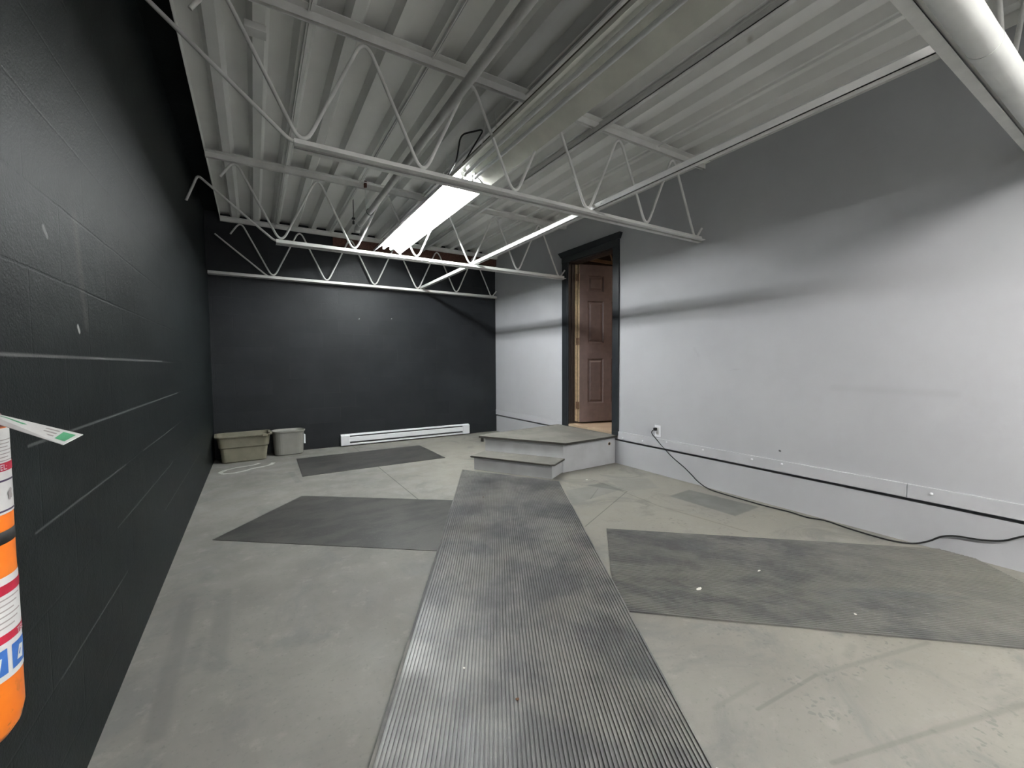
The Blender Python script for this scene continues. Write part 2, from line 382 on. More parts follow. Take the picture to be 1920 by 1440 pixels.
# ---------------------------------------------------------------- doorway and open door leaf
d = bpy.data.objects.new('door_1', None); C.objects.link(d); struct(d); d.location = (XR, (DY0 + DY1) / 2, DZ0)
L = lambda x, y, z: (x - XR, y - (DY0 + DY1) / 2, z - DZ0)
def dbox(o, x0, x1, y0, y1, z0, z1):
    a = L(x0, y0, z0); b = L(x1, y1, z1); return o.box(a[0], b[0], a[1], b[1], a[2], b[2])
o = MB(); dbox(o, XR - .020, XR, 3.376, DY0 - .008, .318, DZ1); dbox(o, XR - .023, XR, 3.372, DY0 - .010, .318, .36); o.build('casing', M['casing'], d, .003)
o = MB(); dbox(o, XR - .020, XR, DY1 - .004, 4.372, .318, DZ1); dbox(o, XR - .016, XR, DY1 - .03, DY1, .318, DZ1); o.build('casing', M['casing'], d, .003)
o = MB(); dbox(o, XR - .022, XR, 3.378, 4.376, DZ1 - .004, 2.470)
c0 = L(XR, 3.365, 2.470); c1 = L(XR, 4.388, 2.470)
vs = [(0, c0[1], c0[2]), (-.026, c0[1], c0[2]), (-.052, c0[1] - .03, c0[2] + .062), (0, c0[1] - .03, c0[2] + .062),
      (0, c1[1], c1[2]), (-.026, c1[1], c1[2]), (-.052, c1[1] + .03, c1[2] + .062), (0, c1[1] + .03, c1[2] + .062)]
o.add(vs, [(0, 1, 2, 3), (7, 6, 5, 4), (0, 4, 5, 1), (1, 5, 6, 2), (2, 6, 7, 3), (3, 7, 4, 0)])
tag(o.build('head_casing', M['casing'], d, .002), 'dark head casing with flared crown')
o = MB(); dbox(o, XR, XR + WT + .01, DY1 - .022, DY1 + .0, DZ0, DZ1); dbox(o, XR + .045, XR + .075, DY1 - .036, DY1 - .022, DZ0, DZ1); o.build('jamb', M['jamb'], d)
o = MB(); dbox(o, XR + .098, XR + WT + .012, DY1 - .0375, DY1 - .0225, DZ0 + .02, DZ1 - .01); tag(o.build('jamb_strip', M['raw'], d), 'unpainted cream hinge strip')
o = MB(); dbox(o, XR, XR + WT + .01, DY0, DY0 + .004, DZ0, DZ1); o.build('jamb', M['jamb'], d)
o = MB(); dbox(o, XR, XR + WT + .01, DY0, DY1, DZ1 - .022, DZ1); o.build('jamb', M['jamb'], d)
o = MB(); dbox(o, XR - .01, XR + WT + .01, DY0, DY1, DZ0 - .03, DZ0 - .004); tag(o.build('threshold', M['tan'], d), 'tan threshold')
# leaf: local x along the width, y = thickness, facing the room
leaf = MB(); W_, H_, T_ = .80, 2.02, .035
px_ = [.0, .115, .345, .455, .685, .80]; pz_ = [0, .24, .82, 1.02, 1.56, 1.68, 1.885, 2.02]
cells = set([(1, 1), (3, 1), (1, 3), (3, 3), (1, 5), (3, 5)])
for i in range(5):
    for j in range(7):
        x0, x1, z0, z1 = px_[i], px_[i + 1], pz_[j], pz_[j + 1]
        if (i, j) not in cells:
            leaf.add([(x0, 0, z0), (x1, 0, z0), (x1, 0, z1), (x0, 0, z1)], [(0, 1, 2, 3)])
        else:
            rings = [(0, 0), (.012, .014), (.026, .014), (.046, .003)]
            vs = []
            for ins, dep in rings: vs += [(x0 + ins, dep, z0 + ins), (x1 - ins, dep, z0 + ins), (x1 - ins, dep, z1 - ins), (x0 + ins, dep, z1 - ins)]
            fs = [(a * 4 + k, a * 4 + (k + 1) % 4, a * 4 + 4 + (k + 1) % 4, a * 4 + 4 + k) for a in range(3) for k in range(4)] + [(12, 13, 14, 15)]
            leaf.add(vs, fs)
leaf.add([(0, 0, 0), (0, T_, 0), (0, T_, H_), (0, 0, H_), (W_, 0, 0), (W_, T_, 0), (W_, T_, H_), (W_, 0, H_)],
         [(0, 3, 2, 1), (4, 5, 6, 7), (3, 7, 6, 2), (0, 1, 5, 4), (1, 2, 6, 5)])
hp = L(XR + .138, 4.207, DZ0 + .012)
dl = leaf.build('door_leaf', M['leaf'], d); dl.location = hp; dl.rotation_euler = (0, 0, math.radians(-14.6))
tag(dl, 'brown six panel door leaf standing open')
tag(MB().box(-.007, -.0008, .0, T_ - .002, .0, H_).build('leaf_edge', M['raw'], dl), 'unpainted cream door edge')
for z in (.22, 1.04, 1.85):
    o = MB(); o.tube([(-.016, -.008, z - .045), (-.016, -.008, z + .045)], .007, 10).box(-.05, -.0102, -.004, -.001, z - .045, z + .045)
    o.build('hinge', M['brass'], dl)

# ---------------------------------------------------------------- roof joists
def angle_x(o, x0, x1, y, z, side, hl=.036, vl=.036, th=.005, gap=.011, up=True):
    """steel angle running along x. up: vertical leg rises from the flange at z"""
    s = side
    ya, yb = sorted((y + s * gap, y + s * (gap + th))); yc, yd = sorted((y + s * gap, y + s * (gap + hl)))
    if up: o.box(x0, x1, ya, yb, z, z + vl).box(x0, x1, yc, yd, z, z + th)
    else: o.box(x0, x1, ya, yb, z - vl, z).box(x0, x1, yc, yd, z - th, z)
def bend(pts, r=.05, k=6):
    P = [Vector(p) for p in pts]; out = [P[0]]
    for i in range(1, len(P) - 1):
        a = (P[i - 1] - P[i]); b = (P[i + 1] - P[i]); la, lb = a.length, b.length; q = min(r, la * .45, lb * .45)
        A = P[i] + a.normalized() * q; B = P[i] + b.normalized() * q
        for j in range(k + 1):
            u = j / k; out.append(A * (1 - u) ** 2 + P[i] * 2 * u * (1 - u) + B * u * u)
    out.append(P[-1]); return out
def make_joist(y, label, chord_left, stub=True):
    r = thing('roof_joist', label, 'roof joist', (0, y, 2.19), 0, 'open web roof joists')
    y0 = 0; zt = 2.864 - 2.19
    o = MB()
    for s in (-1, 1): angle_x(o, -.288, XR - .004, y0, zt, s, .050, .046, .005, .011, False)
    o.build('top_chord', M['joist'], r, .0012)
    o = MB()
    for s in (-1, 1): angle_x(o, chord_left, XR - .004 - (.035 if s < 0 else 0), y0, 0, s, .040, .038, .005, .011, True)
    o.build('bottom_chord', M['joist'], r, .0012)
    pts = [(-.192, y0, .49), (-.085, y0, .655)]
    for k in range(6):
        pts.append((.240 + .6175 * k, y0, .002))
        if k < 5: pts.append((.549 + .6175 * k, y0, .655))
    pts.append((XR - .022, y0, .115))
    o = MB(); o.tube(bend(pts, .11, 8), .0098, 10); o.build('web_rod', M['joist'], r)
    o = MB(); e = [(.27, y0, .018), (.185, y0, .026), (-.342, y0, .471) if chord_left > 0 and stub else ((-.345, y0, .470) if chord_left < 0 else (-.415, y0, .535))]
    if stub: e.append((-.424, y0, .255))
    o.tube(bend(e, .05 if not stub else .03, 4), .0098, 10); o.build('end_rod', M['joist'], r)
    return r
make_joist(6.095, 'grey open web joist against the dark back wall', XL + .004, False)
make_joist(4.31, 'grey open web joist crossing beneath the lit lamp, second from back wall', .2)
make_joist(2.375, 'grey open web joist in the middle of the room, crossing where the lamps meet', .2, False)
make_joist(.482, 'grey open web joist nearest the camera behind the white pipe', .2, False)

def bridging(x, z, up, label, y0, y1):
    o = MB(); o.box(x, x + .004, y0, y1, z, z + .038)
    if up: o.box(x, x + .036, y0, y1, z + .034, z + .038)
    else: o.box(x, x + .036, y0, y1, z, z + .004)
    for yj in (.482, 2.375, 4.31, 6.095):
        for dy in (-.09,):
            if y0 < yj + dy < y1: o.tube([(x - .004, yj + dy, z + .02), (x + .008, yj + dy, z + .02)], .005, 8)
    tag(o.build('bridging_angle', M['bridging']), label, 'steel angle')
bridging(2.135, 2.2305, False, 'straight white steel angle lying on the lower chords of the joists', .50, 6.12)
bridging(2.150, 2.782, False, 'grey steel angle running under the upper chords of the joists', YF + .02, 6.12)

# ---------------------------------------------------------------- fluorescent fixtures
def fixture(y0, y1, label, on, tubes, refl, wires=(-.85, .85)):
    r = thing('fluorescent_light', label, 'ceiling light', (1.472, (y0 + y1) / 2, 2.60), 0, 'row of strip lights'); h = (y1 - y0) / 2
    o = MB(); o.box(-.055, .055, -h, h, .005, .075); o.build('channel', M['channel'] if not on else M['white_metal'], r, .004)
    # folded reflector: ridge in the middle, wings sloping down, small return lip
    pr = [(-.170, -.064), (-.162, -.078), (-.120, -.046), (-.066, -.002), (-.045, .003), (-.012, .003), (0, -.012), (.012, .003), (.045, .003), (.066, -.002), (.120, -.046), (.162, -.078), (.170, -.064)]
    n = len(pr); vs = [(x, y, z) for y in (-h + .002, h - .002) for x, z in pr] + [(x, y, z + .0015) for y in (-h + .002, h - .002) for x, z in pr]
    o = MB(); o.add(vs, [(i, i + n, i + n + 1, i + 1) for i in range(n - 1)] + [(i + 2 * n, i + 1 + 2 * n, i + 1 + 3 * n, i + 3 * n) for i in range(n - 1)])
    o.build('reflector', refl, r)
    for s in (-1, 1):
        ya, yb = -h + .035, h - .035
        MB().tube([(s * .043, ya, -.027), (s * .043, yb, -.027)], .0135, 14).build('fluorescent_tube', tubes, r)
        for yy in (ya - .012, yb + .012):
            MB().box(s * .043 - .011, s * .043 + .011, yy - .012, yy + .012, -.042, .004).build('lamp_holder', M['socket'], r, .003)
    for f_ in wires:
        for s in (-1, 1):
            MB().tube([(s * .09, f_, .0), (s * .06, f_, .08), (s * .03, f_, .30)], .002, 6).build('hanger_wire', M['joist'], r)
    return r
lit = fixture(3.055, 5.43, 'lit fluorescent strip light glowing white near the back wall', True, M['tube_on'], M['reflector'])
fixture(.62, 3.045, 'unlit fluorescent strip light with yellowed reflector, nearer the camera', False, M['tube_off'], M['reflector_old'])
fixture(-2.75, -.37, 'lit fluorescent strip light above and behind the camera', True, M['tube_rear'], M['reflector'])

MB().tube([Vector(p) - Vector((1.472, 4.2425, 2.60)) for p in bend([(1.45, 3.20, 2.66), (1.385, 2.62, 2.715), (1.20, 2.60, 2.62), (1.18, 2.62, 2.46), (1.29, 3.04, 2.535), (1.40, 3.08, 2.60)], .05, 6)], .0055, 8).build('power_cable', M['black_rubber'], lit)

# ---------------------------------------------------------------- pipes
r = thing('sprinkler_pipe', 'long grey pipe hung left of the strip lights, ending in an elbow', 'pipe', (1.005, 2.4, 2.60))
MB().tube([(0, -5.5, 0), (0, 2.36, 0)], .0265, 16).build('pipe_run', M['pipe'], r)
MB().tube([(0, 2.30, 0), (0, 2.42, 0)], .032, 16).tube(bend([(0, 2.40, 0), (0, 2.47, -.002), (0, 2.48, -.045)], .035, 5), .031, 14).build('elbow', M['pipe'], r)
r = thing('pipe_hanger', 'rusty clamp and thin rod holding up the grey pipe', 'pipe hanger', (.967, 4.31, 2.60))
MB().tube([(0, -.028, 0.0), (0, -.028, .30)], .0035, 8).build('rod', M['joist'], r)
o = MB(); o.tube([(.038 + .031 * math.cos(a), -.028, .031 * math.sin(a)) for a in [2 * math.pi * i / 20 for i in range(21)]], .003, 6, False); o.build('ring', M['dark_metal'], r)
MB().box(-.012, .012, -.050, -.014, .22, .28).build('clamp', M['rust'], r, .004)
r = thing('beam_clamp', 'small dark clamp above the end of the grey pipe', 'clamp', (.975, 4.80, 2.64))
MB().box(-.035, -.005, -.015, .015, .03, .045).tube([(-.02, 0, .0), (-.02, 0, .26)], .004, 8).box(-.03, -.012, -.012, .012, -.02, .01).build('clamp_body', M['dark_metal'], r)

r = thing('white_pipe', 'fat white pipe running beside the near joist at upper right', 'pipe', (1.5, .413, 2.139))
MB().tube([(-1.9, 0, 0), (XR - 1.5 - .003, 0, 0)], .0425, 40).build('pipe_run', M['white_pipe'], r)
MB().tube([(.535, 0, 0), (1.937, 0, 0)], .0440, 40).build('sleeve', M['white_pipe'], r)
r = thing('deck_clip', 'small square metal plate fixed beside the left web rod of the middle joist', 'plate', (.058, 2.62, 2.829))
MB().box(-.05, .05, -.035, .035, 0, .036).build('plate', M['joist'], r, .003)

# ---------------------------------------------------------------- mats
def ribbed(name, L_, W_, pitch, mat, label, cat, poly_cut0=0, poly_cut1=0, h0=.004, h1=.0075, amp=.75):
    """mat lying along local x, ribs along x; the ends may be cut at a skew"""
    n = int(W_ / pitch); prof = [(-W_ / 2, .0005), (-W_ / 2, h1)]
    for i in range(n):
        y = -W_ / 2 + i * pitch + (pitch - .0) * 0
        a = pitch * amp
        prof += [(y + a * .08, h1), (y + a * .92, h1), (y + a, h0), (y + pitch * .985, h0)]
    prof += [(W_ / 2 - .0005, h1), (W_ / 2, h1), (W_ / 2, .0005)]
    m = len(prof); o = MB(); vs = []
    segs = 24
    for k in range(segs + 1):
        for y, z in prof:
            xa = poly_cut0 * y; xb = L_ + poly_cut1 * y
            vs.append((xa + (xb - xa) * k / segs, y + .0014 * math.sin(k * .9), z))
    fs = [(k * m + i, (k + 1) * m + i, (k + 1) * m + i + 1, k * m + i + 1) for k in range(segs) for i in range(m - 1)]
    fs = [f[::-1] for f in fs]
    fs += [list(range(m)), [segs * m + i for i in range(m)][::-1]]
    o.add(vs, fs); b = o.build(name, mat); tag(b, label, cat); return b
# centre runner: starts behind the camera's lower edge, ends at the steps
ang = math.atan2(.873, .487)
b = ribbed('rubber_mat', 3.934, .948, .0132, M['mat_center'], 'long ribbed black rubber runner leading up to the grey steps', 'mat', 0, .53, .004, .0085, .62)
u = Vector((.487, .873, 0)); nrm = Vector((-.873, .487, 0))
P0 = nrm * (-.5 * (.588) + .5 * .360) + u * .25
b.location = (P0.x, P0.y, .0035); b.rotation_euler = (0, 0, ang)
# left mat, tucked under the runner
def flat_mat(pts, mat, label, z=.0045, cut=None):
    o = MB(); o.prism(pts, .0004, z); b = o.build('rubber_mat', mat, bevel=.0012); tag(b, label, 'mat'); return b
flat_mat([(.319, 3.996), (-.261, 3.285), (.93, 2.345), (1.51, 3.08)], M['mat_plain'], 'dark rubber mat left of the long runner, its end tucked under it', .0032)
flat_mat([(.400, 5.62), (.384, 4.69), (1.926, 4.715), (1.922, 5.64)], M['mat_plain'], 'dark rubber mat by the white baseboard heater', .0045)
b = ribbed('rubber_mat', 2.03, .955, .0135, M['mat_right'], 'ribbed grey rubber mat with scraps on it by the grey wall', 'mat', 0, 0, .004, .0075, .7)
a2 = math.atan2(-.963, 1.09); cc = Vector(((1.93 + 1.403) / 2 + .014, (2.109 + 1.312) / 2, 0)); b.location = (cc.x, cc.y, .0004); b.rotation_euler = (0, 0, a2)

# ---------------------------------------------------------------- steps at the door
r = thing('door_steps', 'grey two step wooden platform with dusty treads at the doorway', 'steps', (2.68, 3.40, 0))
f = Vector((.522, -.853)); q = Vector((.853, .522)); R0 = Vector((2.68, 3.40)); O = R0
def P(a, b=0): v = R0 - f * a + q * b - O; return (v.x, v.y)          # a: leftwards along the front, b: towards the wall
Wp = (XR - .002 - O.x, 3.432 - O.y); Wl = (XR - .002 - O.x, 4.47 - O.y)
Lb = P(.93)
MB().prism([P(0), Wp, Wl, P(.93, .10), Lb], 0, .292).build('platform_box', M['step_side'], r, .002)
Fp = P(-.03, -.045); 
top = [P(-.035, -.03), (XR - .002 - O.x, 3.405 - O.y), Wl, P(.985, .12), P(.985, -.03)]
MB().prism(top, .297, .315).build('platform_tread', M['tread'], r)
o = MB()
ins = [P(-.040, -.036), (XR - .0015 - O.x, 3.398 - O.y), (XR - .0015 - O.x, 3.44 - O.y), P(.02, .0), P(.95, .0), P(.95, .12), P(.992, .12), P(.992, -.036)]
o.add([(*ins[i], z) for z in (.2925, .3135) for i in range(8)], [(0, 1, 9, 8), (1, 2, 10, 9), (6, 7, 15, 14), (7, 0, 8, 15), (0, 3, 2, 1), (0, 7, 4, 3), (7, 6, 5, 4)])
o.build('nosing', M['nosing'], r)
MB().prism([P(.955, -.004), P(.985, -.004), P(.985, .01), P(.955, .01)], .245, .2925).build('bracket', M['nosing'], r)
MB().prism([P(.015, -.275), P(.015, -.002), P(.905, -.002), P(.905, -.275)], 0, .132).build('lower_box', M['step_side'], r, .002)
MB().prism([P(-.01, -.285), P(-.01, -.002), P(.925, -.002), P(.925, -.300), P(.02, -.305)], .138, .150).build('lower_tread', M['tread'], r)
MB().prism([P(-.016, -.283), P(-.016, -.003), P(.931, -.003), P(.931, -.306), P(.018, -.311)], .1325, .1475).build('nosing', M['nosing'], r)
o = MB(); cx, cz = 3.345 - O.x, .228
yy = 3.40 + (3.345 - 2.68) / (XR - .002 - 2.68) * .032 - O.y - .0012
o.add([(cx + .016 * math.cos(a), yy, cz + .016 * math.sin(a)) for a in [2 * math.pi * i / 20 for i in range(20)]], [list(range(20))])
tag(o.build('hole', M['tape'], r), 'small round dark hole')
o = MB(); o.tube([(cx + .017 * math.cos(a), yy - .0005, cz + .017 * math.sin(a)) for a in [2 * math.pi * i / 20 for i in range(21)]], .0018, 6, False); o.build('hole_rim', M['raw'], r)

# ---------------------------------------------------------------- baseboard heater
r = thing('baseboard_heater', 'long white electric baseboard heater along the back wall', 'heater', (1.95, YB, 0))
hx = .965; zz = .015
def hb(*a): o = MB(); o.box(*a); return o
hb(-hx, hx, -.012, -.001, zz, zz + .150).build('back_panel', M['white_metal'], r)
o = MB(); pf = [(-.062, .045), (-.066, .05), (-.066, .108), (-.060, .113)]
vs = [(x, y, z + zz) for x in (-hx + .1, hx - .1) for y, z in pf] + [(x, y + .003, z + zz) for x in (-hx + .1, hx - .1) for y, z in pf]
o.add(vs, [(i, i + 1, i + 5, i + 4) for i in range(3)] + [(8 + i, 12 + i, 13 + i, 9 + i) for i in range(3)]); o.build('front_panel', M['white_metal'], r)
o = MB(); o.add([(x, y, z + zz) for x in (-hx, hx) for y, z in ((-.012, .152), (-.050, .148), (-.064, .134), (-.060, .131), (-.012, .147))], [(i, i + 1, i + 6, i + 5) for i in range(4)] + [(0, 4, 3, 2, 1), (5, 6, 7, 8, 9)]); o.build('top_rail', M['white_metal'], r)
hb(-hx, hx, -.066, -.012, zz + .0, zz + .022).build('bottom_rail', M['white_metal'], r, .003)
hb(-hx + .1, hx - .1, -.040, -.0125, zz + .023, zz + .130).build('fins', M['dark_slot'], r)
for s in (-1, 1):
    a, b_ = (s * (hx + .002), s * (hx - .115)); hb(min(a, b_), max(a, b_), -.069, -.013, zz - .002, zz + .136).build('end_cap', M['white_metal'], r, .006)

# ---------------------------------------------------------------- bins in the corner
def rounded(w_, d_, r_, n=6):
    out = []
    for cx_, cy_, a0 in ((w_ - r_, d_ - r_, 0), (-w_ + r_, d_ - r_, 90), (-w_ + r_, -d_ + r_, 180), (w_ - r_, -d_ + r_, 270)):
        for i in range(n + 1):
            a = math.radians(a0 + 90 * i / n); out.append((cx_ + r_ * math.cos(a), cy_ + r_ * math.sin(a)))
    return out
def tub(o, sections):
    ring = []; n = None
    for w_, d_, r_, z in sections:
        p = rounded(w_, d_, r_); n = len(p); ring += [(x, y, z) for x, y in p]
    m = len(sections)
    o.add(ring, [(i * n + k, i * n + (k + 1) % n, (i + 1) * n + (k + 1) % n, (i + 1) * n + k) for i in range(m - 1) for k in range(n)], False)
    return n, m
r = thing('storage_tub', 'beige plastic tub with a stepped rim, nearest the left corner', 'tub', (-.128, 5.93, 0), math.radians(3))
o = MB(); n, m = tub(o, [(.212, .125, .045, .0), (.222, .135, .05, .012), (.238, .150, .05, .168), (.250, .164, .055, .182), (.262, .176, .055, .292), (.284, .196, .06, .300), (.286, .198, .06, .312), (.264, .176, .05, .312), (.240, .150, .045, .20), (.218, .13, .04, .008)])
o.add([(x, y, .0005) for x, y in rounded(.212, .125, .045)], [list(range(n))[::-1]]); o.add([(x, y, .008) for x, y in rounded(.218, .13, .04)], [list(range(n))])
o.build('tub_body', M['bin'], r)
MB().box(.18, .23, -.200, -.172, .285, .318).build('rim_tab', M['bin'], r, .004)
MB().box(.250, .286, -.06, .06, .300, .318).build('handle', M['bin'], r, .005)
r = thing('waste_bin', 'grey oval waste bin beside the beige tub', 'bin', (.348, 6.02, 0), math.radians(4))
o = MB(); n, m = tub(o, [(.150, .098, .07, .0), (.160, .108, .08, .012), (.176, .122, .09, .285), (.186, .131, .10, .288), (.188, .133, .10, .304), (.180, .126, .09, .306), (.168, .114, .08, .28), (.152, .10, .07, .008)])
o.add([(x, y, .0005) for x, y in rounded(.15, .098, .07)], [list(range(n))[::-1]]); o.add([(x, y, .008) for x, y in rounded(.152, .10, .07)], [list(range(n))])
o.build('bin_body', M['bin_grey'], r)
MB().box(.170, .187, -.05, .05, .12, .235).build('side_sticker', M['white_metal'], r, .004)

# worn white loop painted on the floor
def paint_loop(pts, wd):
    o = MB(); n = len(pts)
    for i in range(n - 1):
        a, b = Vector(pts[i]), Vector(pts[i + 1]); d_ = (b - a).normalized(); w1 = wd * (.7 + .5 * random.random()); k = Vector((-d_.y, d_.x)) * w1 / 2; e = d_ * .004
        o.add([(*(a - k - e), .0012), (*(b - k + e), .0012), (*(b + k + e), .0012), (*(a + k - e), .0012)], [(0, 1, 2, 3)])
    return o
o = paint_loop([(.16, 5.56), (.13, 5.46), (.05, 5.40), (-.05, 5.36), (-.10, 5.30), (-.20, 5.24), (-.30, 5.25), (-.335, 5.33), (-.30, 5.42), (-.20, 5.50), (-.10, 5.53), (-.02, 5.55), (.02, 5.62)], .05)
tag(o.build('painted_mark', paint('worn_white_paint', (.5, .5, .48), .7, .2, 30)), 'worn white painted loop on the concrete by the tub', 'paint mark')

# ---------------------------------------------------------------- outlet and cord
r = thing('wall_outlet', 'white wall outlet above the skirting near the steps', 'outlet', (XR, 2.845, .438))
MB().box(-.006, 0, -.037, .037, -.058, .058).build('cover_plate', M['white_metal'], r, .003)
o = MB(); o.box(-.0085, -.006, -.017, .017, .006, .036).box(-.0085, -.006, -.017, .017, -.036, -.006); o.build('socket', M['socket'], r, .002)
MB().box(-.0088, -.0084, -.008, -.005, -.026, -.014).box(-.0088, -.0084, .005, .008, -.026, -.014).build('slots', M['tape'], r)
r = thing('extension_cord', 'thin black power cord running from outlet along the floor', 'cord', (XR - .02, 2.86, .455))
g = [(-.018 + XR, 2.862, .455), (3.385, 2.87, .440), (3.387, 2.872, .41), (3.42, 2.85, .36), (3.426, 2.75, .275), (3.420, 2.653, .211), (3.418, 2.52, .14), (3.408, 2.431, .088), (3.40, 2.36, .045), (3.385, 2.25, .012), (3.372, 2.1, .0065),
     (3.362, 1.895, .0065), (3.360, 1.74, .0065), (3.375, 1.582, .0065), (3.36, 1.46, .0065), (3.398, 1.36, .0065), (3.368, 1.22, .0065), (3.352, 1.039, .0065), (3.372, .95, .0065), (3.41, .885, .014), (3.428, .83, .045), (3.431, .78, .088), (3.431, .72, .112), (3.431, .62, .125), (3.431, .54, .15), (3.431, .469, .199), (3.431, .36, .25), (3.431, .2, .28)]
# smooth the cord with Catmull-Rom
sm = []
for i in range(len(g) - 1):
    p0, p1, p2, p3 = [Vector(g[max(0, min(len(g) - 1, k))]) for k in (i - 1, i, i + 1, i + 2)]
    for j in range(5):
        u_ = j / 5; sm.append(.5 * ((2 * p1) + (p2 - p0) * u_ + (2 * p0 - 5 * p1 + 4 * p2 - p3) * u_ ** 2 + (3 * p1 - p0 - 3 * p2 + p3) * u_ ** 3))
sm.append(Vector(g[-1])); oo = Vector(r.location)
MB().tube([v - oo for v in sm], .0048, 8).build('cable', M['black_rubber'], r)
MB().box(-.020, .0115, -.013, .013, -.012, .018).build('plug', M['black_rubber'], r, .004)

# ---------------------------------------------------------------- scraps on the mats and floor
M['scrap'] = paint('paper_scrap', (.75, .73, .68), .7, .1, 30); M['scrap_b'] = paint('brown_scrap', (.12, .06, .03), .7, .2, 30)
for x, y, z, sx_, sy_, mt, lab in (
    (1.837, 1.263, .0085, .021, .008, 'scrap', 'torn white paper scrap on the right ribbed mat, larger one'),
    (2.27, 1.206, .0085, .012, .004, 'scrap', 'small white scrap on the right ribbed mat towards the wall'),
    (2.23, .768, .0085, .005, .005, 'scrap', 'tiny white crumb near the front edge of the right mat'),
    (.622, 1.37, .0125, .005, .005, 'scrap', 'tiny white crumb on the left side of the runner'),
    (.711, 1.146, .0125, .007, .006, 'scrap_b', 'small brown crumb in the middle of the runner'),
    (1.056, .66, .001, .007, .006, 'scrap', 'tiny white crumb at the lower right edge of the runner'),
    (1.60, 3.10, .0125, .006, .006, 'scrap_b', 'small dark crumb on the runner below the steps'),
    (2.699, 3.065, .001, .012, .006, 'scrap', 'small pale flake on the floor right of the steps')):
    o = MB(); k = 7; vs = []
    for lz in (0, .0016):
        for i in range(k):
            a = 2 * math.pi * i / k + .3; rr = .75 + .5 * random.random(); vs.append((sx_ * rr * math.cos(a), sy_ * rr * math.sin(a), lz + (.001 * random.random() if lz else 0)))
    o.add(vs, [list(range(k))[::-1], [i + k for i in range(k)]] + [(i, (i + 1) % k, (i + 1) % k + k, i + k) for i in range(k)])
    tag(o.build('scrap', M[mt], loc=(x, y, z)), lab, 'scrap', 'scraps on the floor')

# ---------------------------------------------------------------- fire extinguisher on the left wall
ex, ey, er = -.348, .822, .065
r = thing('fire_extinguisher', 'orange fire extinguisher with white labels hung on the black block wall', 'fire extinguisher', (ex, ey, .623))
t = NT('orange_enamel'); sx = t.n('ShaderNodeSeparateXYZ'); t.l(t.co(), sx.inputs[0])
wear = t.math('MULTIPLY', t.ramp(t.noise(38, 5, .7), .52, .62), t.ramp(sx.outputs[2], .10, .0, .05, 1))
c = t.mix(t.ramp(t.noise(12, 4), .35, .7), (.80, .17, .012), (.88, .22, .02)); c = t.mix(t.math('MULTIPLY', wear, .8), c, (.10, .07, .05))
c = t.mix(t.ramp(sx.outputs[2], .416, .420), c, (.12, .03, .02))
M['orange'] = t.out(c, .4, 0, None, .5)
o = MB(); pr = [(0, .004), (.040, .0), (.053, .006), (.061, .018), (er, .038), (er, .417)]
for i in range(1, 9): a = i / 8 * math.pi / 2; pr.append((er * math.cos(a) * .96 + .0015, .417 + .045 * math.sin(a)))
pr += [(.018, .464), (.018, .492)]
o.lathe(pr, n=64); tag(o.build('cylinder', M['orange'], r), 'worn orange metal cylinder')
MB().lathe([(.0, .492), (.021, .492), (.021, .517), (.014, .522), (.014, .547), (0, .547)], n=24).build('valve', M['brass'], r)
MB().box(-.012, .012, -.10, .03, .547, .559).build('handle', M['dark_metal'], r, .003)
MB().box(-.012, .012, -.11, .02, .569, .577).build('lever', M['dark_metal'], r, .003)
MB().lathe([(er + .0002, .2665), (er + .0004, .2665), (er + .0004, .283), (er + .0002, .283)], n=64).build('strap', M['tape'], r)
MB().box(XL - ex + .001, -.060, -.02, .02, .22, .34).build('wall_bracket', M['dark_metal'], r)
M['label_white'] = paint('label_white', (.70, .70, .70), .45, .05, 30)
M['label_red'] = paint('label_red', (.45, .02, .05), .45, .12, 60)
M['label_blue'] = paint('label_blue', (.05, .16, .50), .45, .1, 60)
M['label_ink'] = paint('label_ink', (.06, .04, .09), .5, .1)
M['label_grey'] = paint('label_grey_ink', (.36, .33, .33), .5, .1)
def cyl_patch(o, a0, a1, z0, z1, dr, n=24):
    rr = er + dr; vs = []
    for k in range(n + 1):
        a = math.radians(a0 + (a1 - a0) * k / n)
        for z in (z0, z1): vs.append((rr * math.cos(a), rr * math.sin(a), z - .623))
    o.add(vs, [(2 * k, 2 * k + 2, 2 * k + 3, 2 * k + 1) for k in range(n)], True); return o
lab = cyl_patch(MB(), -150, 60, .928, 1.040, .0006, 48).build('label', M['label_white'], r); tag(lab, 'upper white label')
cyl_patch(MB(), -150, 60, .984, .995, .0010, 48).build('red_bar', M['label_red'], lab)
cyl_patch(cyl_patch(MB(), -150, 60, .9705, .973, .0010, 48), -150, 60, .931, .9335, .0010, 48).build('border_line', M['label_ink'], lab)
lab2 = cyl_patch(MB(), -150, 60, .713, .847, .0006, 48).build('label', M['label_white'], r); tag(lab2, 'lower white label')
cyl_patch(cyl_patch(MB(), -150, 60, .824, .837, .0010, 48), -150, 60, .762, .773, .0010, 48).build('red_bar', M['label_red'], lab2)
o = MB()
for i in range(6): cyl_patch(o, -70, 6 - (i % 3) * 6, .817 - i * .0072, .8188 - i * .0072, .0010, 12)
o.build('small_print', M['label_grey'], lab2)
o = MB()
for i in range(7): cyl_patch(o, -70, 12 - (i % 3) * 5, 1.024 - i * .0045, 1.0252 - i * .0045, .0010, 12)
o.build('small_print', M['label_grey'], lab)
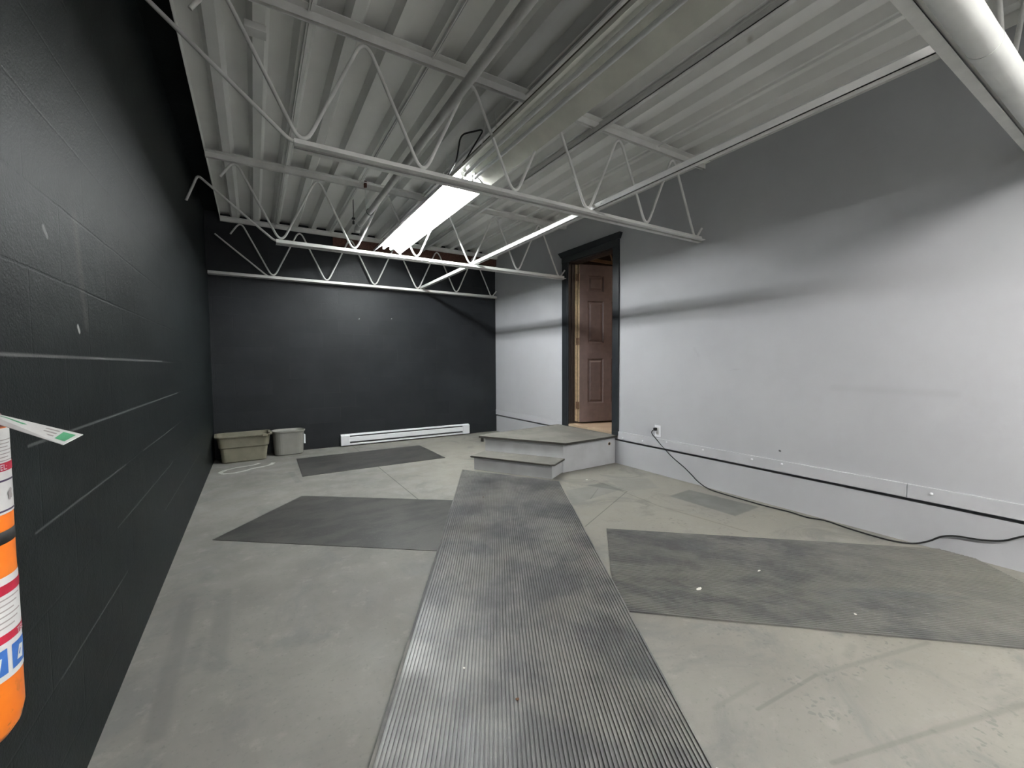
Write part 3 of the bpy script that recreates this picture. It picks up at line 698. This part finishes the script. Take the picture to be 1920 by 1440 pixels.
def picto(lab, a0, a1, z0, z1):
    cyl_patch(MB(), a0, a1, z0, z1, .0010, 8).build('pictogram', M['label_blue'], lab)
    o = MB(); am = (a0 + a1) / 2; zm = (z0 + z1) / 2; rr = er + .0014
    vs = [(rr * math.cos(math.radians(a)), rr * math.sin(math.radians(a)), z - .623) for a, z in ((am - 7, z0 + .008), (am + 4, z0 + .006), (am + 7, zm + .007), (am - 2, zm + .009))]
    o.add(vs, [(0, 1, 2, 3)]); o.build('pictogram_figure', M['label_white'], lab)
picto(lab2, -13, 14, .721, .754); picto(lab2, -46, -19, .721, .754)
def dots(lab, zc, col, specs):
    o = MB()
    for ac, dz, rd in specs:
        vs = []
        for k in range(14):
            a = 2 * math.pi * k / 14; aa = math.radians(ac) + rd * math.cos(a) / er; vs.append(((er + .0013) * math.cos(aa), (er + .0013) * math.sin(aa), zc + dz + rd * math.sin(a) - .623))
        o.add(vs, [list(range(14))])
    o.build('class_symbol', col, lab)
dots(lab, .958, M['label_ink'], ((-29, 0, .006),)); dots(lab, .951, M['label_grey'], ((2, .006, .003), (0, .002, .0045), (3, -.002, .003), (-1, -.004, .0028)))
dots(lab, .942, M['label_red'], ((-27, 0, .005), (-24, -.001, .004)))
# printed words wrapped on the cylinder
def wrap_text(txt, a_start, z, size, mat, parent, dr=.0016):
    cu = bpy.data.curves.new('print', 'FONT'); cu.body = txt; cu.size = size; cu.resolution_u = 2
    tmp = bpy.data.objects.new('print', cu); C.objects.link(tmp); bpy.context.view_layer.update()
    me = bpy.data.meshes.new_from_object(tmp.evaluated_get(bpy.context.evaluated_depsgraph_get())); bpy.data.objects.remove(tmp)
    for v in me.vertices:
        a = math.radians(a_start) + v.co.x / er; zz_ = z + v.co.y
        v.co = ((er + dr) * math.cos(a), (er + dr) * math.sin(a), zz_ - .623)
    me.materials.clear(); me.materials.append(mat); o = bpy.data.objects.new('print', me); C.objects.link(o); o.parent = parent
wrap_text('TEL:', -20, .9860, .0105, M['label_white'], lab)
wrap_text('TEL:', -4, .7635, .0105, M['label_white'], lab2)
# paper tag hanging from the valve, seen almost edge on
tg = MB(); 
A = Vector((-.175, .690, 1.039)); B = Vector((-.184, .660, 1.0325)); D0 = Vector((-.318, .850, 1.0645)) ; E0 = Vector((-.290, .800, 1.052))
vs = [D0, E0, B, A]; tg.add(vs + [v + Vector((0, 0, .0006)) for v in vs], [(0, 3, 2, 1), (4, 5, 6, 7), (0, 1, 5, 4), (1, 2, 6, 5), (2, 3, 7, 6), (3, 0, 4, 7)])
tg_o = tg.build('inspection_tag', M['label_white']); tag(tg_o, 'white and green paper inspection tag sticking out from the orange extinguisher', 'tag')
M['tag_green'] = paint('tag_green', (.10, .38, .20), .6, .15, 60)
def tp(u_, v_):  # u along the tag 0..1, v across 0..1
    a = D0.lerp(A, u_); b = E0.lerp(B, u_); return a.lerp(b, v_) + Vector((0, 0, .0012))
o = MB(); o.add([tp(.15, .2), tp(.30, .15), tp(.50, .3), tp(.66, .62), tp(.50, .8), tp(.30, .85)], [(0, 5, 4, 3, 2, 1)])
o.add([tp(.86, .2), tp(.97, .2), tp(.97, .8), tp(.86, .8)], [(0, 3, 2, 1)]); 
g1 = o.build('green_print', M['tag_green'], tg_o)
o = MB()
for k in range(3): o.add([tp(.70, .2 + k * .22), tp(.83, .2 + k * .22), tp(.83, .28 + k * .22), tp(.70, .28 + k * .22)], [(0, 3, 2, 1)])
o.build('black_print', M['label_grey'], tg_o)
